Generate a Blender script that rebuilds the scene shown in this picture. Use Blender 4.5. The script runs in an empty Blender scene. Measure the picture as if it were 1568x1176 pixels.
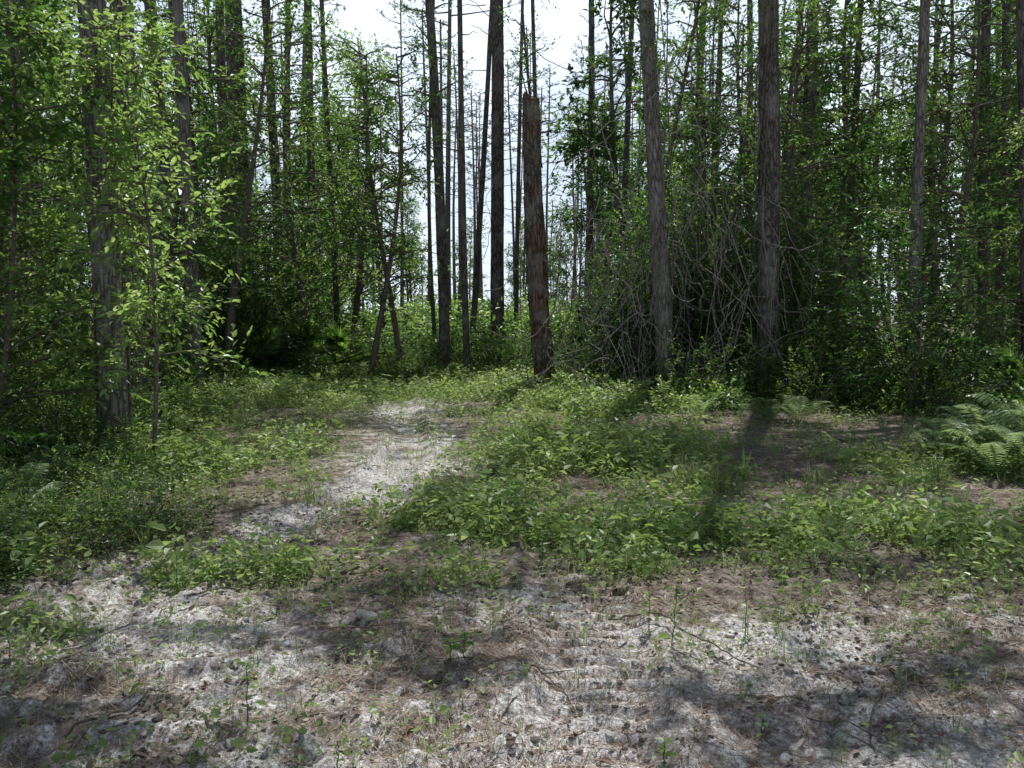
import bpy, math, random, bmesh
import numpy as np
from mathutils import Vector, noise, Euler

rng = np.random.default_rng(11)
random.seed(11)
scene = bpy.context.scene
COL = scene.collection

# ------------------------------------------------------------------ utils
def nrm(v):
    return v / np.maximum(np.linalg.norm(v, axis=-1, keepdims=True), 1e-9)

def _hash(ix, iy, s):
    h = (ix.astype(np.int64) * 374761393 + iy.astype(np.int64) * 668265263 + s * 1442695041) & 0xFFFFFFFF
    h = ((h ^ (h >> 13)) * 1274126177) & 0xFFFFFFFF
    return ((h ^ (h >> 16)) & 0xFFFFFF) / float(0xFFFFFF)

def vnoise(x, y, f, s=0):
    x = np.asarray(x, float) * f; y = np.asarray(y, float) * f
    ix = np.floor(x); iy = np.floor(y); fx = x - ix; fy = y - iy
    fx = fx * fx * (3 - 2 * fx); fy = fy * fy * (3 - 2 * fy)
    a = _hash(ix, iy, s); b = _hash(ix + 1, iy, s); c = _hash(ix, iy + 1, s); d = _hash(ix + 1, iy + 1, s)
    return (a * (1 - fx) + b * fx) * (1 - fy) + (c * (1 - fx) + d * fx) * fy

def fbm(x, y, f, o=4, s=0):
    r = 0; a = 0.5; t = 0
    for i in range(o):
        r = r + a * vnoise(x, y, f * 2.03 ** i, s + i * 17); t += a; a *= 0.5
    return r / t

def sstep(a, b, x):
    t = np.clip((x - a) / (b - a), 0, 1); return t * t * (3 - 2 * t)

class B:
    def __init__(s): s.v = []; s.var = []; s.f = []; s.n = 0
    def add(s, v, f, mat=0, var=None):
        v = np.asarray(v, float).reshape(-1, 3); f = np.asarray(f, int)
        s.f.append((f + s.n, mat)); s.v.append(v); s.n += len(v)
        if var is None: var = np.full(len(v), 0.5)
        s.var.append(np.broadcast_to(np.asarray(var, float), (len(v),)))
    def mesh(s, name, mats, smooth=False, smooth_mats=()):
        me = bpy.data.meshes.new(name)
        V = np.concatenate(s.v).astype(np.float32); var = np.concatenate(s.var).astype(np.float32)
        me.vertices.add(len(V)); me.vertices.foreach_set('co', V.ravel())
        li = np.concatenate([f.ravel() for f, m in s.f]).astype(np.int32)
        tot = np.concatenate([np.full(len(f), f.shape[1]) for f, m in s.f]).astype(np.int32)
        st = np.concatenate([[0], np.cumsum(tot)[:-1]]).astype(np.int32)
        mi = np.concatenate([np.full(len(f), m) for f, m in s.f]).astype(np.int32)
        me.loops.add(len(li)); me.loops.foreach_set('vertex_index', li)
        me.polygons.add(len(tot)); me.polygons.foreach_set('loop_start', st); me.polygons.foreach_set('loop_total', tot)
        me.polygons.foreach_set('material_index', mi)
        sm = np.full(len(tot), smooth)
        for m in smooth_mats: sm |= (mi == m)
        me.polygons.foreach_set('use_smooth', sm)
        a = me.attributes.new('var', 'FLOAT', 'POINT'); a.data.foreach_set('value', var)
        for m in mats: me.materials.append(m)
        me.update(calc_edges=True)
        return me
    def tmpl(s, mats):
        return dict(V=np.concatenate(s.v), var=np.concatenate(s.var), F=[(f, mats[m]) for f, m in s.f])

class Bake:
    """merges many copies of plant templates into ONE mesh"""
    def __init__(s): s.b = B(); s.mats = []
    def add(s, t, loc, rot, sc):
        sc = np.array(sc if hasattr(sc, '__len__') else (sc,) * 3, float)
        R = np.array(Euler(rot).to_matrix())
        V = (t['V'] * sc) @ R.T + np.array(loc)
        o = s.b.n; off = rng.uniform(-.32, .22)
        s.b.v.append(V); s.b.var.append(np.clip(t['var'] + off, 0, 1)); s.b.n += len(V)
        for f, m in t['F']:
            if m not in s.mats: s.mats.append(m)
            s.b.f.append((f + o, s.mats.index(m)))
    def done(s, name):
        return obj(name, s.b.mesh(name, s.mats))

def obj(name, me, loc=(0, 0, 0), rot=(0, 0, 0), sc=(1, 1, 1), parent=None):
    o = bpy.data.objects.new(name, me)
    o.location = loc; o.rotation_euler = rot
    o.scale = sc if hasattr(sc, '__len__') else (sc, sc, sc)
    if parent: o.parent = parent
    COL.objects.link(o); return o

def empty(name, loc=(0, 0, 0), rot=(0, 0, 0), sc=(1, 1, 1)):
    return obj(name, None, loc, rot, sc)

def leaves(b, P, D, N, L, W, mat=0, var=None, kind=6, fold=0.18, droop=0.12):
    n = len(P); L = np.broadcast_to(L, (n,))[:, None]; W = np.broadcast_to(W, (n,))[:, None]
    D = nrm(D); S = nrm(np.cross(D, N)); N = np.cross(S, D)
    if var is None: var = rng.random(n)
    if kind == 6:
        V = np.stack([P, P + D * .30 * L + S * .5 * W + N * fold * W, P + D * .68 * L + S * .36 * W + N * (fold * W * .7 - droop * L * .4),
                      P + D * L - N * droop * L, P + D * .68 * L - S * .36 * W + N * (fold * W * .7 - droop * L * .4), P + D * .30 * L - S * .5 * W + N * fold * W], 1)
        base = np.arange(n)[:, None] * 6
        F = np.concatenate([base + np.array([0, 1, 2, 3]), base + np.array([0, 3, 4, 5])])
        b.add(V.reshape(-1, 3), F, mat, np.repeat(var, 6))
    elif kind == 4:
        V = np.stack([P, P + D * .45 * L + S * .5 * W + N * fold * W, P + D * L - N * droop * L, P + D * .45 * L - S * .5 * W + N * fold * W], 1)
        base = np.arange(n)[:, None] * 4
        F = np.concatenate([base + np.array([0, 1, 2]), base + np.array([0, 2, 3])])
        b.add(V.reshape(-1, 3), F, mat, np.repeat(var, 4))
    else:
        V = np.stack([P - S * .5 * W, P + S * .5 * W, P + D * L], 1)
        F = np.arange(n)[:, None] * 3 + np.array([0, 1, 2])
        b.add(V.reshape(-1, 3), F, mat, np.repeat(var, 3))

def tube(b, pts, rad, sides=6, mat=0, var=0.5):
    pts = np.asarray(pts, float); n = len(pts)
    T = nrm(np.gradient(pts, axis=0)); ref = np.array([1., 0.13, 0.0]) if abs(T[0][2]) > .6 else np.array([0., 0., 1.])
    U = nrm(np.cross(T, ref)); Wv = np.cross(T, U)
    a = np.arange(sides) / sides * 2 * np.pi
    r = np.broadcast_to(np.asarray(rad, float), (n,))
    ring = pts[:, None] + r[:, None, None] * (np.cos(a)[None, :, None] * U[:, None] + np.sin(a)[None, :, None] * Wv[:, None])
    i = np.arange(n - 1)[:, None] * sides; j = np.arange(sides)[None]; k = (j + 1) % sides
    F = np.stack([i + j, i + k, i + sides + k, i + sides + j], -1).reshape(-1, 4)
    b.add(ring.reshape(-1, 3), F, mat, var)

def sprays(b, C, Dir, Len, nl, leafL, mat=0, twig=1, kind=6, wr=0.5, treevar=None):
    m = len(C); Dir = nrm(Dir); Len = np.broadcast_to(Len, (m,))
    up = np.tile([0, 0, 1.], (m, 1)) + rng.normal(0, .25, (m, 3))
    S = nrm(np.cross(Dir, up))
    t = np.linspace(.12, 1, nl)[None, :, None]
    Pn = C[:, None] + Dir[:, None] * Len[:, None, None] * t + np.array([0, 0, -1.]) * (.22 * Len[:, None, None] * t ** 2)
    side = np.where(np.arange(nl) % 2 == 0, 1., -1.)[None, :, None]
    D = Dir[:, None] * (.45 + .6 * t) + side * S[:, None] * (1 - .6 * t) + rng.normal(0, .28, (m, nl, 3)) + np.array([0, 0, -.22])
    N = np.tile([0, 0, 1.], (m, nl, 1)) + rng.normal(0, .42, (m, nl, 3))
    L = leafL * rng.uniform(.55, 1.25, (m, nl))
    tv = rng.random(m) if treevar is None else treevar
    var = np.clip(tv[:, None] * .6 + rng.random((m, nl)) * .4, 0, 1)
    leaves(b, Pn.reshape(-1, 3), D.reshape(-1, 3), N.reshape(-1, 3), L.ravel(), (L * wr).ravel(), mat, var.ravel(), kind)
    if twig is not None:
        e = C + Dir * Len[:, None] + np.array([0, 0, -.22]) * Len[:, None]
        w = S * .004
        V = np.stack([C - w, C + w, e], 1)
        b.add(V.reshape(-1, 3), np.arange(m)[:, None] * 3 + np.array([0, 1, 2]), twig)

# ------------------------------------------------------------------ materials
def newmat(name):
    m = bpy.data.materials.new(name); m.use_nodes = True; nt = m.node_tree; nt.nodes.clear()
    return m, nt, nt.nodes, nt.links

def ramp(nodes, cols, pos):
    r = nodes.new('ShaderNodeValToRGB'); e = r.color_ramp.elements
    while len(e) < len(cols): e.new(0.5)
    for i, (c, p) in enumerate(zip(cols, pos)): e[i].position = p; e[i].color = (*c, 1)
    return r

def leafmat(name, cols, tcols, tmix=0.45, rough=0.38, spec=0.45):
    m, nt, N, Lk = newmat(name)
    at = N.new('ShaderNodeAttribute'); at.attribute_name = 'var'
    r1 = ramp(N, cols, np.linspace(0, 1, len(cols))); r2 = ramp(N, tcols, np.linspace(0, 1, len(tcols)))
    Lk.new(at.outputs['Fac'], r1.inputs[0]); Lk.new(at.outputs['Fac'], r2.inputs[0])
    p = N.new('ShaderNodeBsdfPrincipled'); p.inputs['Roughness'].default_value = rough; p.inputs['Specular IOR Level'].default_value = spec
    Lk.new(r1.outputs[0], p.inputs['Base Color'])
    t = N.new('ShaderNodeBsdfTranslucent'); Lk.new(r2.outputs[0], t.inputs[0])
    mx = N.new('ShaderNodeMixShader'); mx.inputs[0].default_value = tmix
    o = N.new('ShaderNodeOutputMaterial')
    Lk.new(p.outputs[0], mx.inputs[1]); Lk.new(t.outputs[0], mx.inputs[2]); Lk.new(mx.outputs[0], o.inputs[0])
    return m

M_leaf = leafmat('broadleaf_foliage', [(.022, .050, .015), (.050, .098, .026), (.13, .19, .055)], [(.05, .14, .018), (.16, .33, .045), (.52, .69, .15)], .47)
M_leaf_y = leafmat('young_foliage', [(.05, .11, .03), (.11, .19, .055), (.18, .26, .11)], [(.22, .43, .07), (.46, .66, .15), (.66, .82, .30)], .5, .33, .5)
M_leaf_d = leafmat('vine_foliage', [(.014, .034, .012), (.036, .075, .022), (.12, .175, .055)], [(.03, .10, .014), (.11, .25, .035), (.46, .64, .14)], .45)
M_needle = leafmat('pine_needles', [(.045, .07, .035), (.065, .10, .045), (.10, .13, .06)], [(.08, .15, .06), (.12, .21, .08), (.18, .27, .10)], .35)
M_ground_leaf = leafmat('herb_foliage', [(.065, .125, .035), (.13, .205, .065), (.23, .30, .13)], [(.20, .38, .06), (.42, .58, .13), (.60, .72, .26)], .42, .42, .45)
M_fern = leafmat('fern_foliage', [(.09, .15, .06), (.16, .23, .11)], [(.32, .48, .14), (.50, .66, .28)], .4)
M_grass = leafmat('grass_blades', [(.08, .14, .04), (.15, .20, .07), (.32, .29, .17)], [(.2, .38, .07), (.34, .48, .12), (.40, .40, .2)], .4)
M_deadleaf = leafmat('dead_leaves', [(.09, .06, .04), (.22, .15, .105), (.54, .44, .35)], [(.2, .12, .07), (.3, .2, .12), (.4, .3, .2)], .2, .7, .15)
M_straw = leafmat('pine_straw', [(.08, .052, .036), (.21, .142, .098), (.50, .40, .31)], [(.2, .13, .08), (.25, .18, .12)], .08, .65, .2)

def barkmat(name, c0, c1, c2, sc=(16, 16, 4.5), bump=.9, dist=.03, lich=(.27, .27, .24), lam=.45):
    m, nt, N, Lk = newmat(name)
    tc = N.new('ShaderNodeTexCoord'); mp = N.new('ShaderNodeMapping'); mp.inputs['Scale'].default_value = sc
    Lk.new(tc.outputs['Object'], mp.inputs[0])
    nz = N.new('ShaderNodeTexNoise'); nz.inputs['Scale'].default_value = 1.2; nz.inputs['Detail'].default_value = 2
    Lk.new(mp.outputs[0], nz.inputs[0])
    mixv = N.new('ShaderNodeMix'); mixv.data_type = 'VECTOR'; mixv.inputs[0].default_value = .35
    Lk.new(mp.outputs[0], mixv.inputs[4]); Lk.new(nz.outputs['Color'], mixv.inputs[5])
    vo = N.new('ShaderNodeTexVoronoi'); vo.feature = 'DISTANCE_TO_EDGE'; vo.inputs['Scale'].default_value = 1.4
    Lk.new(mixv.outputs[1], vo.inputs['Vector'])
    r = ramp(N, [c0, c1, c2], [0.0, .16, .6]); Lk.new(vo.outputs['Distance'], r.inputs[0])
    n2 = N.new('ShaderNodeTexNoise'); n2.inputs['Scale'].default_value = 2.2; n2.inputs['Detail'].default_value = 4
    Lk.new(tc.outputs['Object'], n2.inputs[0])
    r2 = ramp(N, [(0, 0, 0), (lam, lam, lam)], [.48, .66]); Lk.new(n2.outputs[0], r2.inputs[0])
    mc = N.new('ShaderNodeMix'); mc.data_type = 'RGBA'; Lk.new(r2.outputs[0], mc.inputs[0]); Lk.new(r.outputs[0], mc.inputs[6]); mc.inputs[7].default_value = (*lich, 1)
    n3 = N.new('ShaderNodeTexNoise'); n3.inputs['Scale'].default_value = 40; n3.inputs['Detail'].default_value = 3; Lk.new(tc.outputs['Object'], n3.inputs[0])
    m2 = N.new('ShaderNodeMix'); m2.data_type = 'RGBA'; m2.blend_type = 'MULTIPLY'; m2.inputs[0].default_value = .7
    r3 = ramp(N, [(.5, .5, .5), (1.4, 1.37, 1.33)], [.3, .7]); Lk.new(n3.outputs[0], r3.inputs[0])
    Lk.new(mc.outputs[2], m2.inputs[6]); Lk.new(r3.outputs[0], m2.inputs[7])
    mn = N.new('ShaderNodeMath'); mn.operation = 'MINIMUM'; mn.inputs[1].default_value = .35; Lk.new(vo.outputs['Distance'], mn.inputs[0])
    bu = N.new('ShaderNodeBump'); bu.inputs['Strength'].default_value = bump; bu.inputs['Distance'].default_value = dist; Lk.new(mn.outputs[0], bu.inputs['Height'])
    p = N.new('ShaderNodeBsdfPrincipled'); p.inputs['Roughness'].default_value = .9; p.inputs['Specular IOR Level'].default_value = .15
    Lk.new(m2.outputs[2], p.inputs['Base Color']); Lk.new(bu.outputs[0], p.inputs['Normal'])
    o = N.new('ShaderNodeOutputMaterial'); Lk.new(p.outputs[0], o.inputs[0]); return m

M_bark = barkmat('pine_bark', (.035, .030, .025), (.115, .100, .085), (.22, .198, .175))
M_bark_g = barkmat('grey_bark', (.055, .05, .042), (.165, .152, .13), (.28, .262, .235), (22, 22, 4), .8, .025)
M_snag = barkmat('snag_wood', (.03, .022, .017), (.14, .085, .055), (.28, .175, .11), (14, 14, 2.6), 1.0, .04, (.17, .155, .135), 1.0)
def plain(name, col, rough=.9):
    m, nt, N, Lk = newmat(name); tc = N.new('ShaderNodeTexCoord'); n = N.new('ShaderNodeTexNoise'); n.inputs['Scale'].default_value = 25; n.inputs['Detail'].default_value = 2
    Lk.new(tc.outputs['Object'], n.inputs[0]); c = np.array(col); r = ramp(N, [tuple(c * .55), tuple(c * 1.4)], [.3, .7]); Lk.new(n.outputs[0], r.inputs[0])
    p = N.new('ShaderNodeBsdfPrincipled'); p.inputs['Roughness'].default_value = rough; p.inputs['Specular IOR Level'].default_value = .15; Lk.new(r.outputs[0], p.inputs[0])
    o = N.new('ShaderNodeOutputMaterial'); Lk.new(p.outputs[0], o.inputs[0]); return m
M_twig = plain('twig_bark', (.12, .10, .08))
M_farbark = plain('distant_bark', (.14, .125, .105))
M_vine = plain('dead_vine', (.19, .17, .15))

def groundmat():
    m, nt, N, Lk = newmat('forest_ground')
    tc = N.new('ShaderNodeTexCoord')
    def tnoise(s, d=5, w=.55, dist=0):
        n = N.new('ShaderNodeTexNoise'); n.inputs['Scale'].default_value = s; n.inputs['Detail'].default_value = d; n.inputs['Roughness'].default_value = w
        n.inputs['Distortion'].default_value = dist; Lk.new(tc.outputs['Object'], n.inputs[0]); return n
    at = N.new('ShaderNodeAttribute'); at.attribute_name = 'sand'
    ag = N.new('ShaderNodeAttribute'); ag.attribute_name = 'green'
    n1 = tnoise(12, 7, .78)
    soil = ramp(N, [(.05, .041, .034), (.145, .120, .10), (.28, .235, .197), (.46, .41, .355)], [.35, .46, .56, .68]); Lk.new(n1.outputs[0], soil.inputs[0])
    n2 = tnoise(38, 6, .82)
    sandc = ramp(N, [(.14, .13, .12), (.43, .41, .388), (.82, .80, .775)], [.37, .48, .585]); Lk.new(n2.outputs[0], sandc.inputs[0])
    n3 = tnoise(5.5, 9, .84)
    ad = N.new('ShaderNodeMath'); ad.operation = 'ADD'; Lk.new(n3.outputs[0], ad.inputs[0]); Lk.new(at.outputs['Fac'], ad.inputs[1])
    mk = ramp(N, [(0, 0, 0), (1, 1, 1)], [.62, .72]); Lk.new(ad.outputs[0], mk.inputs[0])
    mx = N.new('ShaderNodeMix'); mx.data_type = 'RGBA'; Lk.new(mk.outputs[0], mx.inputs[0]); Lk.new(soil.outputs[0], mx.inputs[6]); Lk.new(sandc.outputs[0], mx.inputs[7])
    a2 = N.new('ShaderNodeMath'); a2.operation = 'MULTIPLY'; Lk.new(n1.outputs[0], a2.inputs[0]); Lk.new(ag.outputs['Fac'], a2.inputs[1])
    gk = ramp(N, [(0, 0, 0), (.6, .6, .6)], [.20, .5]); Lk.new(a2.outputs[0], gk.inputs[0])
    mg = N.new('ShaderNodeMix'); mg.data_type = 'RGBA'; Lk.new(gk.outputs[0], mg.inputs[0]); Lk.new(mx.outputs[2], mg.inputs[6]); mg.inputs[7].default_value = (.16, .19, .085, 1)
    n5 = tnoise(140, 2, .7); r5 = ramp(N, [(.6, .6, .6), (1.35, 1.35, 1.35)], [.3, .7]); Lk.new(n5.outputs[0], r5.inputs[0])
    mm = N.new('ShaderNodeMix'); mm.data_type = 'RGBA'; mm.blend_type = 'MULTIPLY'; mm.inputs[0].default_value = .85; Lk.new(mg.outputs[2], mm.inputs[6]); Lk.new(r5.outputs[0], mm.inputs[7])
    n6 = tnoise(55, 4, .85)
    bu = N.new('ShaderNodeBump'); bu.inputs['Strength'].default_value = .85; bu.inputs['Distance'].default_value = .022; Lk.new(n6.outputs[0], bu.inputs['Height'])
    p = N.new('ShaderNodeBsdfPrincipled'); p.inputs['Roughness'].default_value = .95; p.inputs['Specular IOR Level'].default_value = .1
    Lk.new(mm.outputs[2], p.inputs['Base Color']); Lk.new(bu.outputs[0], p.inputs['Normal'])
    o = N.new('ShaderNodeOutputMaterial'); Lk.new(p.outputs[0], o.inputs[0]); return m
M_ground = groundmat()

# ------------------------------------------------------------------ terrain
def track_l(y): return np.interp(y, [2, 3, 4.5, 5.7, 7.5, 9, 11, 15, 19, 26], [-2.7, -2.4, -2.1, -1.75, -1.25, -1.2, -1.45, -2.1, -2.7, -4])
def track_r(y): return np.interp(y, [1.5, 2.5, 3.5, 4.5, 6, 8, 12, 15, 19, 26], [.2, .28, .42, .40, .35, .15, -.1, -.6, -1.2, -2.4])
def clearing_l(y): return np.interp(y, [0, 5, 8.5, 14, 18, 21], [-3.6, -3.6, -4.6, -5.6, -5.4, -4.6])
def clearing_r(y): return np.interp(y, [0, 8, 10, 11.5, 13, 14, 16, 21], [11, 9.5, 8.6, 7.4, 5.3, 2.9, 2.1, 1.5])

def sandf(x, y):
    tl = np.exp(-((x - track_l(y)) / (.5 + .03 * y)) ** 2) * sstep(3.0, 5.2, y) * (1 - sstep(17, 21, y))
    tr = np.exp(-((x - track_r(y)) / .34) ** 2) * (1 - sstep(4.6, 6.5, y))
    fg = (1 - sstep(3.8, 5.2, y + .5 * (fbm(x, y, .7, 3, 5) - .5) + .15 * x * (x > 0)))
    pale = np.exp(-((x + 1.15) / .8) ** 2 - ((y - 8.2) / 2.0) ** 2)
    s = .18 * tl + .06 * tr + .14 * fg + .13 * pale + .03
    s = s * (.1 + 1.75 * fbm(x, y, 1.6, 5, 40))
    return np.clip(s, 0, .5)

def greenf(x, y):
    def g(cx, cy, sx, sy): return np.exp(-((x - cx) / sx) ** 2 - ((y - cy) / sy) ** 2)
    v = 1.15 * g(-.45, 5.75, .75, .9) + .8 * g(1.5, 5.9, 1.0, .6) + .7 * g(3.6, 5.7, 1.5, .6) + 1.1 * g(1.1, 11.5, 1.0, 3.2) + .6 * g(.6, 8, 1.0, 1.5) \
        + 1.0 * g(-2.6, 4.75, 1.0, .3) + .9 * g(-1.55, 4.75, .3, .25) + .7 * g(-.7, 4.6, .5, .25) + .6 * g(.9, 4.8, .4, .3) + .7 * g(-2.3, 3.9, .5, .25) + 1.0 * g(-3.3, 9.2, .9, 1.8) + .8 * g(-3.6, 6, .8, 1.5) \
        + .8 * g(-3.6, 15.5, 2, 2.2) + .5 * g(3, 8.2, 2.4, 1.0) + .6 * g(6, 8.0, 2, 1.3) + .7 * g(0, 16.5, 2.4, 2.2) + .5 * g(2.6, 4.9, 1.2, .3)
    base = .22 * sstep(3.9, 5.4, y)
    n = fbm(x, y, 1.6, 4, 77)
    v = (v + base) * sstep(.37, .60, n + .09 * v)
    tl = np.exp(-((x - track_l(y)) / .5) ** 2) * sstep(4.8, 5.8, y)
    v = v * (1 - .85 * tl * (1 - .5 * sstep(9, 14, y))) + .055
    return np.clip(v, 0, 1.2)

def height(x, y):
    x = np.asarray(x, float); y = np.asarray(y, float)
    h = .10 * (fbm(x, y, .35, 3, 1) - .5) + .05 * (fbm(x, y, 1.7, 4, 2) - .5)
    near = 1 - sstep(6.5, 9.5, y)
    tm = np.exp(-((x - track_r(y)) / .27) ** 4) * (1 - sstep(5.2, 6, y))
    h += near * (1 - .9 * tm) * (.055 * (fbm(x, y, 5.5, 3, 3) - .5) + .045 * (fbm(x, y, 20, 3, 4) - .5))
    for tr, w, a in ((track_l(y), .24, .05), (track_r(y), .26, .055)):
        d = (x - tr) / w
        h += -a * np.exp(-d ** 4) + a * .5 * np.exp(-((np.abs(d) - 1.25) / .3) ** 2)
    lug = sstep(-.3, .4, np.sin(y * 2 * np.pi / .115 + np.abs(x - track_r(y)) * 16))
    h += .036 * lug * tm * (.5 + .5 * vnoise(x, y, 2.2, 9))
    for yc, wd in ((3.05 + .16 * x + .08 * np.sin(x * 1.7), .14), (3.75 + .22 * x + .10 * np.sin(x * 1.3), .12)):
        d = (y - yc) / wd; msk = 1 - sstep(-.2, .4, x)
        h += (-.036 * np.exp(-d ** 4) + .026 * np.exp(-((np.abs(d) - 1.3) / .35) ** 2)) * (.1 + 1.3 * vnoise(x, y, 2.1, 31)) * msk
        h += .022 * sstep(-.1, .4, np.sin(x * 2 * np.pi / .10 + (y - yc) * 10)) * np.exp(-d ** 4) * msk * (.3 + .7 * vnoise(x, y, 1.7, 37))
    return h

def grow(a, b, s0, k):
    o = [a]; s = s0
    while o[-1] < b: o.append(o[-1] + s); s *= k
    return np.array(o)
ys = np.concatenate([-grow(-1.8, 60, .15, 1.25)[::-1][:-1], np.arange(1.8, 5.6, .013), grow(5.6, 420, .02, 1.022)])
xp = grow(3.2, 400, .02, 1.035)
xs = np.concatenate([-xp[::-1], np.arange(-3.2, 3.2, .017)[1:], xp])
X, Y = np.meshgrid(xs, ys)
H = height(X, Y)
b = B(); nx, ny = len(xs), len(ys)
i = np.arange(ny - 1)[:, None] * nx; j = np.arange(nx - 1)[None]
F = np.stack([i + j, i + j + 1, i + nx + j + 1, i + nx + j], -1).reshape(-1, 4)
b.add(np.stack([X, Y, H], -1).reshape(-1, 3), F)
me = b.mesh('ground', [M_ground], smooth=True)
for nm, fn in (('sand', sandf), ('green', greenf)):
    a = me.attributes.new(nm, 'FLOAT', 'POINT'); a.data.foreach_set('value', fn(X, Y).ravel().astype(np.float32))
obj('ground', me)

def hz(x, y): return float(height(np.array([x]), np.array([y]))[0])

# ------------------------------------------------------------------ ground cover
def sample(n, x0, x1, y0, y1, dens, power=1.0):
    out = []; tot = 0
    while tot < n:
        u = rng.random(n * 3); y = y0 + (y1 - y0) * u ** power; x = rng.uniform(x0, x1, n * 3)
        k = rng.random(n * 3) < dens(x, y)
        k &= np.abs(x) < y * .75 + 1.5
        out.append(np.stack([x[k], y[k]], 1)); tot += k.sum()
    return np.concatenate(out)[:n]

def inclear(x, y): return (x > clearing_l(y) - .6) & (x < clearing_r(y) + .6) & (y < 21)

def covermesh(name, P, nl, lo, hi):
    b = B(); n = len(P)
    size = rng.gamma(5, 1 / 5., n).clip(.4, 2.0) * (0.7 + .5 * np.clip(greenf(P[:, 0], P[:, 1]), 0, 1)) * (1 + .04 * P[:, 1])
    az = rng.uniform(0, 2 * np.pi, (n, nl)); rr = rng.uniform(.0, .10, (n, nl)) * size[:, None]
    hh = rng.uniform(.008, .14, (n, nl)) * size[:, None] * (1 - .3 * rr / .15)
    x = P[:, :1] + np.cos(az) * rr; y = P[:, 1:] + np.sin(az) * rr
    z = height(x, y) + hh
    D = np.stack([np.cos(az), np.sin(az), rng.uniform(-.4, .5, (n, nl))], -1) + rng.normal(0, .3, (n, nl, 3))
    Nn = np.array([0, 0, 1.]) + rng.normal(0, .45, (n, nl, 3))
    L = rng.uniform(lo, hi, (n, nl)) * size[:, None]
    pv = vnoise(P[:, 0], P[:, 1], 2.1, 90) * .6
    leaves(b, np.stack([x, y, z], -1).reshape(-1, 3), D.reshape(-1, 3), Nn.reshape(-1, 3), L.ravel(), (L * rng.uniform(.4, .75, L.shape)).ravel(), 0, (pv[:, None] + .4 * rng.random((n, nl))).ravel())
    st = np.stack([x, y, z], -1)[:, ::4].reshape(-1, 3); c = np.repeat(np.stack([P[:, 0], P[:, 1], height(P[:, 0], P[:, 1])], 1), st.shape[0] // n, 0)
    leaves(b, c, st - c, np.tile([.3, 1., 0], (len(c), 1)), np.linalg.norm(st - c, axis=1), .004, 0, None, 3)
    obj(name, b.mesh(name, [M_ground_leaf]))
covermesh('ground_cover_plants', sample(8800, -7, 10, 3.2, 21, lambda x, y: np.where(inclear(x, y), np.clip(greenf(x, y), 0, 1) ** 1.5, .15), 1.35), 16, .014, .042)
covermesh('foreground_weeds', sample(330, -2.6, 3.2, 2.2, 4.6, lambda x, y: sstep(.42, .62, fbm(x, y, 1.8, 3, 123)) + .05, .9), 10, .014, .038)

def blades(b, P, az, L, W, bend, mat=0, var=None):
    n = len(P); hd = np.stack([np.cos(az), np.sin(az), np.zeros(n)], 1); S = np.stack([-np.sin(az), np.cos(az), np.zeros(n)], 1)
    rows = []
    for t, w in ((0, .8), (.35, 1), (.7, .7)):
        c = P + L[:, None] * (hd * (bend[:, None] * t ** 1.8) + np.array([0, 0, 1.]) * (t - .45 * bend[:, None] * t ** 2.2))
        rows += [c - S * W[:, None] * w / 2, c + S * W[:, None] * w / 2]
    rows.append(P + L[:, None] * (hd * bend[:, None] + np.array([0, 0, 1.]) * (1 - .45 * bend[:, None])))
    V = np.stack(rows, 1); bs = np.arange(n)[:, None] * 7
    if var is None: var = rng.random(n)
    b.add(V.reshape(-1, 3), np.concatenate([bs + np.array([0, 1, 3, 2]), bs + np.array([2, 3, 5, 4])]), mat, np.repeat(var, 7))
    b.f.append((bs + np.array([4, 5, 6]) + b.n - n * 7, mat))

b = B()
P = sample(6400, -7, 10, 2.3, 21, lambda x, y: np.clip(.14 + .5 * greenf(x, y), 0, 1), 1.3)
P = np.repeat(P, 6, 0) + rng.normal(0, .022, (len(P) * 6, 2)); n = len(P)
blades(b, np.stack([P[:, 0], P[:, 1], height(P[:, 0], P[:, 1]) - .004], 1), rng.uniform(0, 6.28, n), rng.uniform(.03, .12, n) * (1 + .06 * P[:, 1]), rng.uniform(.002, .0035, n) * (1 + .06 * P[:, 1]), rng.uniform(.1, .9, n))
obj('short_grass', b.mesh('short_grass', [M_grass]))

def tuft(name, x, y, nb, L, W, spread=.08, bend=.6, mat=None):
    b = B(); a = rng.uniform(0, 6.28, nb); r = rng.uniform(0, spread, nb)
    P = np.stack([np.cos(a) * r, np.sin(a) * r, np.full(nb, -.01)], 1)
    blades(b, P, a + rng.normal(0, .4, nb), rng.uniform(.5, 1, nb) * L, rng.uniform(.7, 1.2, nb) * W, rng.uniform(.1, bend, nb))
    obj(name, b.mesh(name, [mat or M_grass]), (x, y, hz(x, y)))
for (x, y, L) in [(1.72, 7.2, .45), (1.6, 7.35, .40), (1.9, 7.1, .34), (2.9, 7.4, .3), (-3.15, 6.1, .35), (-3.35, 6.6, .4), (-2.55, 5.4, .28), (2.4, 6.6, .25), (4.1, 7.6, .35), (-1.75, 6.7, .2), (.25, 7.9, .3),
                  (5.3, 7.6, .35), (-2.9, 5.2, .25), (-3.9, 7.4, .45), (.6, 13.5, .5), (1.3, 12.3, .5), (-.5, 17, .5), (-4.1, 12, .5)]:
    tuft('grass_tuft', x, y, 60, L, .007, .13, .8)
b = B(); nb = 6
blades(b, np.zeros((nb, 3)), np.array([.3, 2.8, 1.6, 4.0, 5.5, 3.3]), np.array([.34, .30, .36, .22, .24, .2]), np.full(nb, .035), np.array([.25, .3, .12, .5, .5, .4]), 0, np.full(nb, .55))
obj('lily_plant', b.mesh('lily_plant', [M_leaf_y]), (2.2, 7.45, hz(2.2, 7.45)))

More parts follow.
